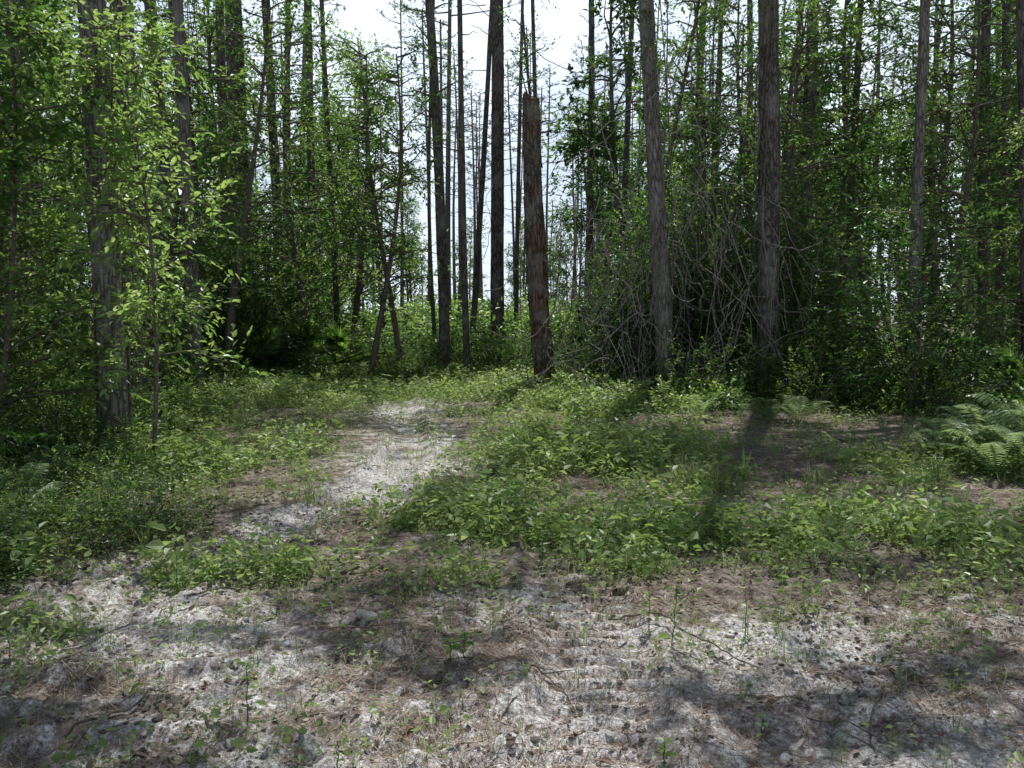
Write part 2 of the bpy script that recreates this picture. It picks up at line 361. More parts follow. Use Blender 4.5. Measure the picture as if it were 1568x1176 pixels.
# ------------------------------------------------------------------ litter
b = B()
def litd(x, y): return np.clip((fbm(x, y, 1.5, 4, 55) - .38) * 3.2 - .3 * greenf(x, y), .06, 1)
P = sample(74000, -7, 8, 2.0, 13, litd, 1.55); n = len(P)
a = rng.uniform(0, np.pi * 2, n); D = np.stack([np.cos(a), np.sin(a), rng.normal(0, .06, n)], 1)
L = rng.uniform(.06, .17, n)
zz = height(P[:, 0], P[:, 1]); z2 = height(P[:, 0] + D[:, 0] * L, P[:, 1] + D[:, 1] * L); D[:, 2] = (z2 - zz) / L + rng.normal(0, .03, n)
leaves(b, np.stack([P[:, 0], P[:, 1], zz + rng.uniform(.002, .016, n)], 1), D, np.array([0, 0, 1.]) + rng.normal(0, .1, (n, 3)), L, rng.uniform(.0018, .0034, n) * (1 + .06 * P[:, 1]), 0, None, 3)
obj('pine_straw_litter', b.mesh('pine_straw_litter', [M_straw]))

b = B()
P = sample(6800, -7, 8, 2.0, 16, lambda x, y: np.clip(fbm(x, y, .9, 3, 66) * 1.6 - .5, .03, 1), 1.4); n = len(P)
a = rng.uniform(0, 6.28, n); L = rng.uniform(.015, .055, n)
leaves(b, np.stack([P[:, 0], P[:, 1], height(P[:, 0], P[:, 1]) + rng.uniform(.004, .014, n)], 1), np.stack([np.cos(a), np.sin(a), rng.normal(0, .25, n)], 1), np.array([0, 0, 1.]) + rng.normal(0, .35, (n, 3)), L, L * .5, 0, None, 6, .35, -.25)
obj('dead_leaf_litter', b.mesh('dead_leaf_litter', [M_deadleaf]))

ico = [(0, 0, 1), (.89, 0, .45), (.28, .85, .45), (-.72, .53, .45), (-.72, -.53, .45), (.28, -.85, .45), (.72, .53, -.45), (-.28, .85, -.45), (-.89, 0, -.45), (-.28, -.85, -.45), (.72, -.53, -.45), (0, 0, -1)]
icf = [(0, 1, 2), (0, 2, 3), (0, 3, 4), (0, 4, 5), (0, 5, 1), (1, 6, 2), (2, 7, 3), (3, 8, 4), (4, 9, 5), (5, 10, 1), (6, 7, 2), (7, 8, 3), (8, 9, 4), (9, 10, 5), (10, 6, 1), (11, 7, 6), (11, 8, 7), (11, 9, 8), (11, 10, 9), (11, 6, 10)]
m_, nt, N_, Lk = newmat('soil_clod'); at = N_.new('ShaderNodeAttribute'); at.attribute_name = 'var'
rp = ramp(N_, [(.06, .048, .04), (.17, .14, .118), (.52, .48, .42)], [0, .6, 1]); Lk.new(at.outputs['Fac'], rp.inputs[0])
pb = N_.new('ShaderNodeBsdfPrincipled'); pb.inputs['Roughness'].default_value = .95; pb.inputs['Specular IOR Level'].default_value = .1; Lk.new(rp.outputs[0], pb.inputs[0])
oo = N_.new('ShaderNodeOutputMaterial'); Lk.new(pb.outputs[0], oo.inputs[0]); M_clod = m_
b = B()
P = sample(13000, -3.5, 4, 2.0, 6.5, lambda x, y: np.clip(fbm(x, y, 2.5, 3, 88) * 2.6 - 1.05, .02, 1), 1.3); n = len(P)
s = rng.gamma(2, .0026, n) + .002
V = np.array(ico)[None] * rng.uniform(.6, 1.35, (n, 12, 1)) * s[:, None, None] * np.array([1, 1, .6])
V = V + np.stack([P[:, 0], P[:, 1], height(P[:, 0], P[:, 1]) + s * .1], 1)[:, None]
b.add(V.reshape(-1, 3), (np.arange(n)[:, None, None] * 12 + np.array(icf)[None]).reshape(-1, 3), 0, np.repeat(rng.random(n) * .85, 12))
obj('soil_clods', b.mesh('soil_clods', [M_clod], smooth=False))

def pebble(x, y, r):
    b = B()
    bm = bmesh.new(); bmesh.ops.create_icosphere(bm, subdivisions=3, radius=1)
    V = np.array([v.co[:] for v in bm.verts]); F = np.array([[q.index for q in f.verts] for f in bm.faces]); bm.free()
    k = rng.normal(0, 1, (5, 3)); d = 1 + .12 * np.sin(V @ k.T * 2.2).sum(1) / 2
    V = V * d[:, None] * r * np.array([1.15, .9, .75]); b.add(V, F, 0, .85)
    obj('pebble', b.mesh('pebble', [M_clod], smooth=True), (x, y, hz(x, y) + r * .35), (0, 0, rng.uniform(0, 6)))
for x, y, r in [(-.80, 4.10, .030), (-.74, 4.02, .034), (-.86, 4.0, .022), (-.70, 4.13, .018), (-.93, 3.96, .016), (-.78, 3.90, .015), (-.15, 4.2, .02), (2.35, 4.15, .022)]:
    pebble(x, y, r)

def stick(name, pts, r0, r1, mat=None):
    b = B(); pts = np.array(pts, float); t = np.linspace(0, 1, len(pts)); tt = np.linspace(0, 1, 26)
    Q = np.stack([np.interp(tt, t, pts[:, k]) for k in range(3)], 1) + np.cumsum(rng.normal(0, .0022, (26, 3)), 0)
    Q[:, 2] += height(Q[:, 0], Q[:, 1]); tube(b, Q, np.linspace(r0, r1, 26), 7)
    for q in range(3):
        k = rng.integers(6, 22); d = rng.normal(0, .06, 3); d[2] = abs(d[2]) * .4
        tube(b, np.stack([Q[k], Q[k] + d * .6, Q[k] + d]), [r1 * 1.2, r1, r1 * .4], 5)
    obj(name, b.mesh(name, [mat or M_twig], smooth=True))
stick('fallen_stick', [(.52, 4.2, .02), (.75, 4.0, .05), (.95, 3.75, .04), (1.12, 3.52, .01)], .006, .003)
stick('fallen_stick', [(-.40, 3.30, .0), (-.2, 3.42, .05), (.0, 3.44, .04), (.18, 3.38, .02), (.28, 3.2, .0)], .0055, .003)
stick('fallen_stick', [(-1.8, 4.3, .01), (-1.5, 4.6, .03), (-1.2, 4.75, .01)], .006, .003)
stick('fallen_stick', [(2.2, 5.1, .01), (1.75, 4.85, .03), (1.5, 4.7, .01)], .007, .004)
stick('fallen_stick', [(1.6, 3.3, .01), (1.4, 3.0, .02), (1.35, 2.8, .01)], .005, .003)
stick('fallen_stick', [(-1.7, 2.9, .01), (-1.5, 3.15, .02), (-1.45, 3.3, .01)], .006, .003)
b = B()
P = sample(380, -6, 7, 2.2, 12, lambda x, y: litd(x, y), 1.4)
for x, y in P:
    a = rng.uniform(0, 6.28); L = rng.uniform(.08, .35); q = np.linspace(0, 1, 5)[:, None] * L * np.array([[math.cos(a), math.sin(a), 0]]) + np.array([x, y, 0]) + rng.normal(0, .006, (5, 3))
    q[:, 2] = height(q[:, 0], q[:, 1]) + .006; tube(b, q, np.linspace(.004, .002, 5), 4)
obj('twig_litter', b.mesh('twig_litter', [M_twig]))

def seedling(x, y, h, nl, L, lean=(0, 0)):
    b = B(); t = np.linspace(0, 1, 7); pts = np.stack([lean[0] * t ** 1.5, lean[1] * t ** 1.5, h * t], 1) + rng.normal(0, .003, (7, 3))
    tube(b, pts, np.linspace(.003, .0015, 7), 5, 1)
    k = np.linspace(.35, 1, nl); C = np.stack([np.interp(k, t, pts[:, q]) for q in range(3)], 1); a = np.arange(nl) * 2.4 + rng.uniform(0, 6)
    D = np.stack([np.cos(a), np.sin(a), np.full(nl, .25)], 1); leaves(b, C, D, np.array([0, 0, 1.]) + rng.normal(0, .2, (nl, 3)), rng.uniform(.7, 1.1, nl) * L, L * .5, 0, None)
    obj('seedling_plant', b.mesh('seedling_plant', [M_leaf_y, M_leaf]), (x, y, hz(x, y)))
for q in [(-.22, 3.55, .14, 9, .075), (-.28, 3.5, .10, 7, .06), (.78, 3.75, .32, 7, .035, (.02, 0)), (.70, 3.95, .2, 7, .06), (-1.02, 2.95, .24, 8, .04), (1.18, 3.9, .24, 6, .04), (.55, 2.75, .1, 7, .05),
          (.95, 2.9, .1, 6, .04), (-2.35, 3.6, .14, 8, .05), (-1.9, 4.4, .3, 6, .04), (.2, 5.1, .25, 7, .05), (1.9, 4.9, .25, 8, .05), (-.62, 2.7, .1, 6, .03), (2.6, 4.4, .2, 8, .05)]:
    seedling(*q)

# ------------------------------------------------------------------ plant generators
def trunkB(H, r0, r1, sides, rings, amp, fl=.35, bend=.12, seed=0, brk=False):
    b = B(); zt = np.concatenate([np.linspace(0, .12, max(4, rings // 6)), np.linspace(.12, 1, rings)[1:]]) * H - .15
    a = np.arange(sides) / sides * 2 * np.pi; n = len(zt)
    r = r0 + (r1 - r0) * (np.maximum(zt, 0) / H) ** .9; r = r + r0 * fl * np.exp(-np.maximum(zt, 0) / (.9 * r0 + .12))
    cx = bend * np.sin(zt / H * 4.1 + seed) - bend * math.sin(seed); cy = bend * np.sin(zt / H * 3.2 + seed * 2.1) - bend * math.sin(seed * 2.1)
    V = np.zeros((n, sides, 3))
    for i in range(n):
        for j in range(sides):
            rr = r[i]; ca, sa = math.cos(a[j]), math.sin(a[j])
            q = noise.noise(Vector((ca * 1.3 + seed, sa * 1.3, zt[i] * .7))) * .10 * rr
            if amp:
                w = noise.noise(Vector((ca * r0 * 22 + seed * 3, sa * r0 * 22, zt[i] * 4.5)))
                q += amp * (1 - 2.4 * abs(w))
            f = math.cos(a[j] * 5 + seed) * .09 * r0 * math.exp(-max(zt[i], 0) / .3)
            V[i, j] = (cx[i] + (rr + q + f) * ca, cy[i] + (rr + q + f) * sa, zt[i])
    if brk:
        for j in range(sides):
            V[-1, j, 2] += .10 * noise.noise(Vector((math.cos(a[j]) * 2.5, math.sin(a[j]) * 2.5, 5.))) * 1.6 + .06 * math.cos(a[j] - 2.6)
    i = np.arange(n - 1)[:, None] * sides; j = np.arange(sides)[None]; k = (j + 1) % sides
    F = np.stack([i + j, i + k, i + sides + k, i + sides + j], -1).reshape(-1, 4)
    b.add(V.reshape(-1, 3), F)
    if brk:
        c = V[-1].mean(0) - np.array([0, 0, .12]); top = V[-1]
        b.add(np.concatenate([top, c[None]]), np.array([(q, (q + 1) % sides, sides) for q in range(sides)]))
    return b, lambda h: np.array([np.interp(h, zt, cx), np.interp(h, zt, cy), h])

def pinecrown(H, z0, cen, dead=8):
    b = B(); nb = 20
    for i in range(nb):
        h = z0 + (H - z0) * (i + rng.random()) / nb; t = (h - z0) / (H - z0)
        a = i * 2.4 + rng.normal(0, .4); L = (2.6 * (1 - t) ** .7 + .6) * rng.uniform(.45, 1.1)
        s = np.linspace(0, 1, 5); d = np.array([math.cos(a), math.sin(a), 0])
        pts = cen(h) + s[:, None] * L * d + np.array([0, 0, 1.]) * (L * (.12 * s + .22 * s ** 2 * (.3 + t)))[:, None] + rng.normal(0, .05, (5, 3)) * s[:, None]
        tube(b, pts, np.linspace(.04, .012, 5), 4, 1)
        m = int(4 + 6 * (1 - t)); u = rng.uniform(.55, 1, m)
        C = np.stack([np.interp(u, s, pts[:, k]) for k in range(3)], 1)
        T = C + np.cross(d, [0, 0, 1.])[None] * rng.normal(0, .26, m)[:, None] * L * .5 + np.array([0, 0, 1.]) * rng.uniform(0, .25, m)[:, None] + d * rng.uniform(0, .25, m)[:, None]
        k = 16; tt = np.repeat(T, k, 0); D = nrm(rng.normal(0, 1, (m * k, 3)) + d * .5 + np.array([0, 0, .35]))
        leaves(b, tt, D, rng.normal(0, 1, (m * k, 3)), rng.uniform(.15, .28, m * k), .024, 0, np.repeat(rng.random(m), k), 3)
        V = np.stack([C - .008, C + .008, T], 1); b.add(V.reshape(-1, 3), np.arange(m)[:, None] * 3 + np.array([0, 1, 2]), 1)
    for i in range(dead):
        h = rng.uniform(z0 * .35, z0); a = rng.uniform(0, 6.28); L = rng.uniform(.4, 1.8); s = np.linspace(0, 1, 5)
        d = np.array([math.cos(a), math.sin(a), rng.uniform(-.2, .4)])
        pts = cen(h) + s[:, None] * L * d + rng.normal(0, .06, (5, 3)) * s[:, None]; tube(b, pts, np.linspace(.018, .005, 5), 4, 1)
    return b

PINES = []; FPINE = []
for k in range(5):
    Hh = 22 + k * 1.3
    tb, cen = trunkB(Hh, .16, .05, 14, 60, .006, .35, .10 + .05 * k, k * 1.7)
    cb = pinecrown(Hh, Hh * (.58 + .03 * k), cen)
    PINES.append((tb.mesh('pine_trunk_mesh_%d' % k, [M_bark], smooth=True), cb.mesh('pine_crown_mesh_%d' % k, [M_needle, M_twig])))
    fb, cen = trunkB(Hh, .16, .05, 7, 22, 0, .35, .10 + .05 * k, k * 1.7)
    FPINE.append((fb.tmpl([M_farbark]), cb.tmpl([M_needle, M_twig])))

def pine(x, y, r, lean=(0, 0), sz=1.0, name='pine_tree'):
    k = random.randrange(5)
    e = empty(name, (x, y, hz(x, y) - .05), (-lean[1], lean[0], 0))
    f = r / .16; rz = random.uniform(0, 6.28)
    obj('trunk', PINES[k][0], (0, 0, 0), (0, 0, rz), (f, f, sz), e)
    obj('crown', PINES[k][1], (0, 0, 0), (0, 0, rz), (sz, sz, sz), e)
    return e

def broadleaf(H, nlimb, leafL, kind=6, nspray=11, nlf=8, width=.24, low=.16, tr=.011, bend=.35):
    b = B(); s = np.linspace(0, 1, 12)
    ph = rng.uniform(0, 6, 2)
    T = np.stack([bend * np.sin(s * 3.3 + ph[0]) - bend * math.sin(ph[0]), bend * np.sin(s * 2.6 + ph[1]) - bend * math.sin(ph[1]), s * H - .1], 1)
    tube(b, T, np.linspace(tr * H, .004 * H * .5, 12), 7, 1)
    for i in range(nlimb):
        t = rng.uniform(low, 1) ** .85; c = np.array([np.interp(t, s, T[:, k]) for k in range(3)])
        a = rng.uniform(0, 6.28); L = H * width * (1.05 - .62 * t) * rng.uniform(.5, 1.25)
        d = np.array([math.cos(a), math.sin(a), rng.uniform(.1, .9)]); q = np.linspace(0, 1, 5)
        pts = c + q[:, None] * L * d + np.array([0, 0, -1.]) * (.25 * L * q ** 2)[:, None] + rng.normal(0, .05 * L, (5, 3)) * q[:, None]
        tube(b, pts, np.linspace(.0028 * H, .006, 5), 4, 1)
        u = rng.uniform(.25, 1, nspray) ** .8; C = np.stack([np.interp(u, q, pts[:, k]) for k in range(3)], 1)
        D = nrm(d) * .6 + nrm(rng.normal(0, 1, (nspray, 3))) * .9
        lv = rng.random()
        sprays(b, C, D, rng.uniform(.3, .65, nspray) * (.6 + H / 20), nlf, leafL, 0, 1, kind, .52, np.clip(lv * .6 + .4 * rng.random(nspray), 0, 1))
    return b

def shrub(R, H, ns, leafL, mats, nlf=8, kind=6, sl=(.22, .5)):
    b = B(); nd = nrm(rng.normal(0, 1, (ns, 3))); nd[:, 2] = np.abs(nd[:, 2])
    rad = rng.random(ns) ** .35; lum = .72 + .38 * np.sin(nd @ rng.normal(0, 2.6, (3,)) + 1) * np.sin(nd @ rng.normal(0, 3.2, (3,)))
    C = nd * (rad * lum)[:, None] * np.array([R, R, H]); C[:, 2] += .05
    D = nd * .9 + rng.normal(0, .5, (ns, 3)) + np.array([0, 0, .3])
    sprays(b, C, D, rng.uniform(*sl, ns), nlf, leafL, 0, 1, kind, .52)
    for i in range(10):
        k = rng.integers(0, ns); c = C[k]; q = np.linspace(0, 1, 5)[:, None]
        pts = q * c + np.array([0, 0, .2]) * np.sin(q * 3.1) + rng.normal(0, .04, (5, 3)) * q
        tube(b, pts, np.linspace(.014, .005, 5), 4, 1)
    return b.tmpl(mats)

SHR = [shrub(1.0, 1.5, 230, [.062, .075, .06, .085][k % 4], [[M_leaf, M_leaf_d, M_leaf, M_leaf_d, M_leaf_y][k % 5], M_twig], kind=[6, 4, 4, 6, 6][k]) for k in range(5)]
HRB = [shrub(1.0, 1.1, 60, .17, [[M_leaf, M_leaf_y, M_ground_leaf][k], M_twig], 7, 6, (.35, .7)) for k in range(3)]
FSH = [shrub(1.0, 1.0, 140, .08, [[M_leaf, M_leaf_y][k], M_twig], 7, 4) for k in range(2)]
COLM = [shrub(1.0, 4.2, 460, .09, [[M_leaf_d, M_leaf, M_leaf_d][k], M_twig], 8, 4) for k in range(3)]
TRE = [broadleaf(8, 50, [.10, .085, .115, .09][k], 4 if k else 6, 10).mesh('broadleaf_mesh_%d' % k, [[M_leaf, M_leaf_d, M_leaf, M_leaf_y][k], M_twig], smooth_mats=(1,)) for k in range(4)]
TREF = [broadleaf(13, 54, .24, 4, 8, 7, .2, .10).tmpl([[M_leaf, M_leaf_d, M_leaf][k], M_farbark]) for k in range(3)]

# ------------------------------------------------------------------ main trees
def bigtree(name, x, y, H, r0, r1, lean, mat, seed, amp=.012, crown=None, bend=.08, sides=40, rings=170):
    e = empty(name, (x, y, hz(x, y) - .03), (-lean[1], lean[0], 0))
    tb, cen = trunkB(H, r0, r1, sides, rings, amp, .35, bend, seed)
    obj('trunk', tb.mesh(name + '_trunk', [mat], smooth=True), parent=e)
    if crown is not None: obj('crown', PINES[crown][1], (0, 0, 0), (0, 0, seed), (1, 1, H / (22 + crown * 1.3)), e)
    return e, cen

bigtree('pine_tree', -4.48, 8.9, 22, .15, .07, (0, 0), M_bark_g, 1.3, .013, 1)
bigtree('pine_tree', -5.5, 11.6, 21, .13, .05, (0, 0), M_bark, 4.3, .010, 3)
bigtree('pine_tree', 2.92, 15, 23, .16, .08, (-.04, 0), M_bark_g, 2.2, .013, 0, .16)
bigtree('pine_tree', 5.0, 15.5, 24, .21, .10, (-.03, 0), M_bark, .7, .016, 2)
bigtree('pine_tree', -.43, 24, 25, .21, .10, (-.01, 0), M_bark, 5.1, .014, 4)
bigtree('pine_tree', -1.72, 20.6, 21, .14, .06, (-.048, 0), M_bark, 6.4, .010, 0, .14)
bigtree('pine_tree', -8.0, 24, 25, .31, .14, (0, 0), M_bark, 7.7, .016, 2)
bigtree('pine_tree', 9.35, 14.2, 23, .18, .08, (-.06, 0), M_bark, 8.2, .012, 1)

for (x, y, r, l) in [(-8.3, 21, .23, 0), (-8.0, 19, .17, 0), (-9.1, 26, .2, 0), (-6.9, 24, .16, 0), (-7.45, 27, .13, .02), (-6.85, 28, .17, 0), (-5.2, 24, .09, -.02),
                     (-1.1, 19.6, .085, -.02), (-1.35, 26, .11, .06), (.15, 31, .10, .01), (2.6, 28, .15, 0), (4.1, 30, .14, 0), (7.9, 22, .21, 0), (9.9, 24, .12, .01), (6.4, 26, .12, .01),
                     (11.9, 20, .15, -.06), (13.4, 22, .14, -.02), (8.2, 28, .14, -.02), (-11, 15, .2, 0), (-12.5, 21, .2, 0), (1.2, 33, .12, 0)]:
    pine(x, y, r, (l, random.uniform(-.01, .01)))

# shade oaks: overhanging limbs and leafy clumps added above the view to cast dapple
def shade_oak(x0, y0, r, targets, seed, lean=(0, 0), dens=46):
    e = empty('shade_oak_tree', (x0, y0, hz(x0, y0) - .03), (-lean[1], lean[0], 0))
    tb, cen = trunkB(14.5, r, r * .35, 32, 120, .006, .35, .06, seed)
    obj('trunk', tb.mesh('shade_oak_trunk', [M_bark_g], smooth=True), parent=e)
    b = B()
    for (tx, ty, tz, cr) in targets:
        h0 = tz - rng.uniform(1.2, 2.2); p0 = cen(h0); p1 = np.array([tx - x0, ty - y0, tz]); s = np.linspace(0, 1, 9)[:, None]
        pts = p0 + s * (p1 - p0) + np.array([0, 0, 1.]) * np.sin(s * 3.14) * .5 + np.cumsum(rng.normal(0, .06, (9, 3)), 0) * s
        tube(b, pts, np.linspace(.07, .02, 9), 6, 1)
        m = int(dens * cr ** 1.6)
        C = pts[-1] + nrm(rng.normal(0, 1, (m, 3))) * (rng.random((m, 1)) ** .5) * cr * np.array([1.15, 1.0, .6])
        for q in range(7): tube(b, np.stack([pts[-2], (pts[-2] + C[q]) / 2 + rng.normal(0, .08, 3), C[q]]), [.02, .013, .006], 4, 1)
        sprays(b, C, rng.normal(0, 1, (m, 3)), rng.uniform(.3, .6, m), 8, .125, 0, 1, 4)
        mm = 8; u = rng.uniform(.4, .9, mm); C2 = np.stack([np.interp(u, s[:, 0], pts[:, k]) for k in range(3)], 1)
        sprays(b, C2, rng.normal(0, 1, (mm, 3)), rng.uniform(.4, .8, mm), 8, .12, 0, 1, 4)
    m = 170; C = np.array([0, 0, 11.8]) + nrm(rng.normal(0, 1, (m, 3))) * rng.random((m, 1)) ** .5 * np.array([2.2, 2.2, 2.6])
    sprays(b, C, rng.normal(0, 1, (m, 3)), rng.uniform(.3, .6, m), 8, .12, 0, 1, 4)
    obj('crown', b.mesh('shade_oak_crown', [M_leaf, M_twig]), parent=e)
def tg(sx, sy, z=9.6, cr=.9): return (sx + .123 * z, sy + .428 * z, z, cr)  # clump spot up the sun ray from where its shadow should land
shade_oak(7.58, 15, .12, [tg(1.7, 8.5, 10, .9), tg(2.5, 7.7, 9.6, 1.1), tg(3.7, 8.2, 10, 1.3), tg(4.8, 9.4, 9.4, 1.1), tg(3.1, 9.4, 9.6, 1.3), tg(2.2, 8.9, 9.8, 1.0), tg(2.1, 10.3, 10, .9), tg(4.2, 10.4, 9.6, 1.2), tg(6.6, 10.4, 9, .9), tg(1.3, 9.6, 10.3, .6)], 3.9, (-.02, 0), 105)  # visible trunk; high clumps added out of view to shade the mid-right ground
shade_oak(8.3, 8.6, .2, [tg(2.6, 3.3, 10, .75), tg(1.5, 3.9, 10.4, .6), tg(3.3, 4.4, 9.6, .9), tg(.75, 3.1, 10.6, .5), tg(3.6, 5.6, 9.4, .7), tg(2.2, 5.0, 9.8, .5), tg(1.3, 2.7, 10.2, .5), tg(.5, 5.3, 10.4, .45)], 5.5, (0, 0), 80)
shade_oak(-6.4, 9.2, .17, [tg(-2.0, 3.1, 10, .75), tg(-2.7, 3.7, 9.6, .8), tg(-1.0, 2.75, 10.3, .55), tg(-3.4, 5.0, 9.6, 1.0), tg(-2.5, 6.3, 9.2, .6), tg(-.9, 4.0, 10.4, .45), tg(-1.6, 4.9, 10, .5), tg(-.2, 3.6, 10.6, .4), tg(-.4, 4.9, 10.4, .4)], 2.6, (0, 0), 80)
shade_oak(-6.3, 15.8, .15, [tg(-3.5, 11.2, 9.8, 1.0), tg(-2.5, 11.6, 10, .9), tg(-1.4, 11.4, 10.2, .8), tg(-.4, 9.8, 10.5, .5), tg(-2.2, 9.3, 10, .5), tg(-3.6, 9.2, 9.8, .8), tg(-.6, 13.2, 10.6, .8), tg(-4.4, 13, 10, 1)], 7.4, (0, 0), 85)

e = empty('dead_tree_snag', (.69, 16, hz(.69, 16)), (0, -.056, 0))
tb, cen = trunkB(5.95, .205, .15, 56, 150, .018, .18, .05, 9.1, True)
obj('trunk', tb.mesh('snag_trunk', [M_snag], smooth=True), parent=e)
b = B()
for i in range(60):
    h = rng.uniform(.5, 5.6); a = rng.uniform(0, 6.28); c = cen(h); rr = .205 - .055 * h / 6 + .012
    W = rng.uniform(.1, .3); L = rng.uniform(.15, .6); g = []
    for v in range(5):
        for u in range(4):
            aa = a + (u / 3 - .5) * W / rr * (1 - .35 * abs(v - 2) / 2) + rng.normal(0, .05); ro = rr + rng.uniform(0, .015) + .01 * (v == 0)
            g.append((c[0] + math.cos(aa) * ro, c[1] + math.sin(aa) * ro, h + (v / 4 - .5) * L + rng.normal(0, .015)))
    b.add(g, [(v * 4 + u, v * 4 + u + 1, v * 4 + u + 5, v * 4 + u + 4) for v in range(4) for u in range(3)])
obj('bark_plates', b.mesh('bark_plates', [M_bark]), parent=e)
b = B(); m = 150
h = rng.random(m) ** 1.7 * 1.7; a = rng.uniform(0, 6.28, m)
C = np.stack([np.cos(a) * .23, np.sin(a) * .23, h], 1); sprays(b, C, np.stack([np.cos(a), np.sin(a), np.full(m, .3)], 1) + rng.normal(0, .4, (m, 3)), rng.uniform(.12, .3, m), 6, .06, 0, 1)
obj('climbing_vine', b.mesh('climbing_vine', [M_leaf, M_twig]), parent=e)

def trunkvine(x, y, lean, r, h0, h1, m, leafL, mat, reach=.5):
    b = B(); h = rng.uniform(h0, h1, m); a = rng.uniform(0, 6.28, m); k = (np.sin(h * 2.3 + a) > -.4)
    h = h[k]; a = a[k]; m = len(h)
    C = np.stack([np.cos(a) * r + lean * h, np.sin(a) * r, h], 1)
    sprays(b, C, np.stack([np.cos(a), np.sin(a), np.full(m, -.1)], 1) + rng.normal(0, .5, (m, 3)), rng.uniform(.12, reach, m), 7, leafL, 0, 1, 4)
    for q in range(4):
        t = np.linspace(0, h1, 40); aa = q * 1.6 + t * rng.uniform(.2, .6)
        tube(b, np.stack([np.cos(aa) * (r + .015) + lean * t, np.sin(aa) * (r + .015), t], 1), .012, 5, 1)
    obj('climbing_vine', b.mesh('climbing_vine', [mat, M_twig]), (x, y, hz(x, y)))
trunkvine(5.0, 15.5, -.03, .22, 0, 9, 380, .07, M_leaf_d, .6)
trunkvine(2.92, 15, -.04, .17, 5.5, 10, 240, .07, M_leaf_d, 1.0)
trunkvine(2.92, 15, -.04, .17, 0, 1.8, 90, .06, M_leaf_d)
trunkvine(-8.3, 21, 0, .25, 1, 10, 300, .08, M_leaf_d, .8)
trunkvine(7.9, 22, 0, .25, 1, 12, 400, .10, M_leaf, 1.1)
trunkvine(-4.48, 8.9, 0, .16, 0, 2.0, 50, .06, M_leaf)
trunkvine(-4.48, 8.9, 0, .14, 3.0, 7, 60, .07, M_leaf)
trunkvine(-5.5, 11.6, 0, .15, 1, 9, 320, .08, M_leaf, .9)
trunkvine(11.9, 20, -.06, .16, 1, 10, 300, .09, M_leaf_d, 1.0)
trunkvine(6.4, 26, .0, .14, 1, 13, 300, .11, M_leaf, 1.2)
trunkvine(-6.9, 24, .0, .17, 1, 12, 300, .10, M_leaf, 1.0)

b = B()
for i in range(480):
    x0 = rng.normal(3.3, 1.2); y0 = rng.uniform(14.2, 17.5); z0 = rng.uniform(.6, 7.5) if i < 130 else rng.uniform(.3, 4.2)
    s = np.linspace(0, 1, 9)[:, None]; e1 = np.array([rng.normal(0, .8), rng.normal(0, .6), -rng.uniform(.3, 2.8)])
    if z0 + e1[2] < .05: e1[2] = -z0 + .1
    pts = np.array([x0, y0, z0]) + s * e1 + np.array([[0, 0, -1.]]) * np.sin(s * 3.14) * rng.uniform(-.3, .8) + np.cumsum(rng.normal(0, .05, (9, 3)), 0)
    tube(b, pts, rng.uniform(.004, .011), 4)
obj('dead_vine_tangle', b.mesh('dead_vine_tangle', [M_vine]))

def bl(x, y, k, s, name='young_oak_tree'):
    return obj(name, TRE[k % 4], (x, y, hz(x, y) - .05), (random.uniform(-.06, .06), random.uniform(-.06, .06), random.uniform(0, 6.28)), (s, s, s))
for q in [(-3.5, 19.5, 0, 1.0), (-2.9, 21, 1, 1.05), (-5.2, 21, 0, 1.2), (-6.5, 18, 1, 1.1), (-7.2, 15.5, 2, 1.1), (-8.5, 13.5, 1, 1.2), (-6.4, 9.8, 2, .85),
          (-6.0, 7.2, 0, .75), (-8.6, 10.5, 3, 1.1), (-9.8, 17, 0, 1.4), (-7.4, 22.5, 1, 1.4), (-5.2, 25.5, 3, 1.3), (-10.5, 22, 2, 1.6),
          (6.3, 17.2, 2, 1.0), (8.7, 16.8, 1, 1.1), (10.5, 15.5, 0, 1.1), (7.2, 20, 3, 1.35), (9.8, 20, 1, 1.4), (13, 17, 1, 1.2), (5.2, 23, 0, 1.3), (10.8, 13.2, 2, .85),
          (8.9, 13.4, 3, .65), (12.4, 13.3, 1, 1.0), (14.5, 20, 0, 1.5), (3.9, 21, 2, .85), (11, 24, 2, 1.6), (6.2, 19.2, 1, 1.2), (4.4, 18.5, 1, .9), (8.4, 24, 1, 1.7), (13.5, 25, 1, 1.8), (12, 19, 1, 1.4)]:
    bl(*q)
sap = broadleaf(4.4, 46, .085, 6, 9, 8, .22, .15, .006, .2).mesh('sapling_mesh', [M_leaf_y, M_twig], smooth_mats=(1,))
sap2 = broadleaf(4.6, 46, .095, 6, 9, 8, .24, .08, .006, .2).mesh('sapling_mesh_b', [M_leaf, M_twig], smooth_mats=(1,))
obj('sweetgum_sapling', sap, (-3.75, 8.2, hz(-3.75, 8.2)), (0, -.02, 1.0), 1.05)
obj('sweetgum_sapling', sap2, (-5.0, 6.9, hz(-5.0, 6.9)), (0, .02, 4.0))
obj('sweetgum_sapling', sap2, (-5.4, 8.2, hz(-5.4, 8.2)), (0, .0, 2.0), 1.15)
obj('sweetgum_sapling', sap, (-4.9, 10.2, hz(-4.9, 10.2)), (0, .0, 3.0), 1.1)

thin = broadleaf(12, 20, .10, 4, 7, 7, .12, .5, .006, .5).mesh('slim_tree_mesh', [M_leaf, M_twig], smooth_mats=(1,))
obj('young_oak_tree', thin, (.9, 23, 0), (0, .05, .4))
obj('young_oak_tree', thin, (-2.2, 23.5, 0), (0, -.02, 2.4))
obj('young_oak_tree', thin, (3.4, 20, 0), (0, -.02, 3.4))

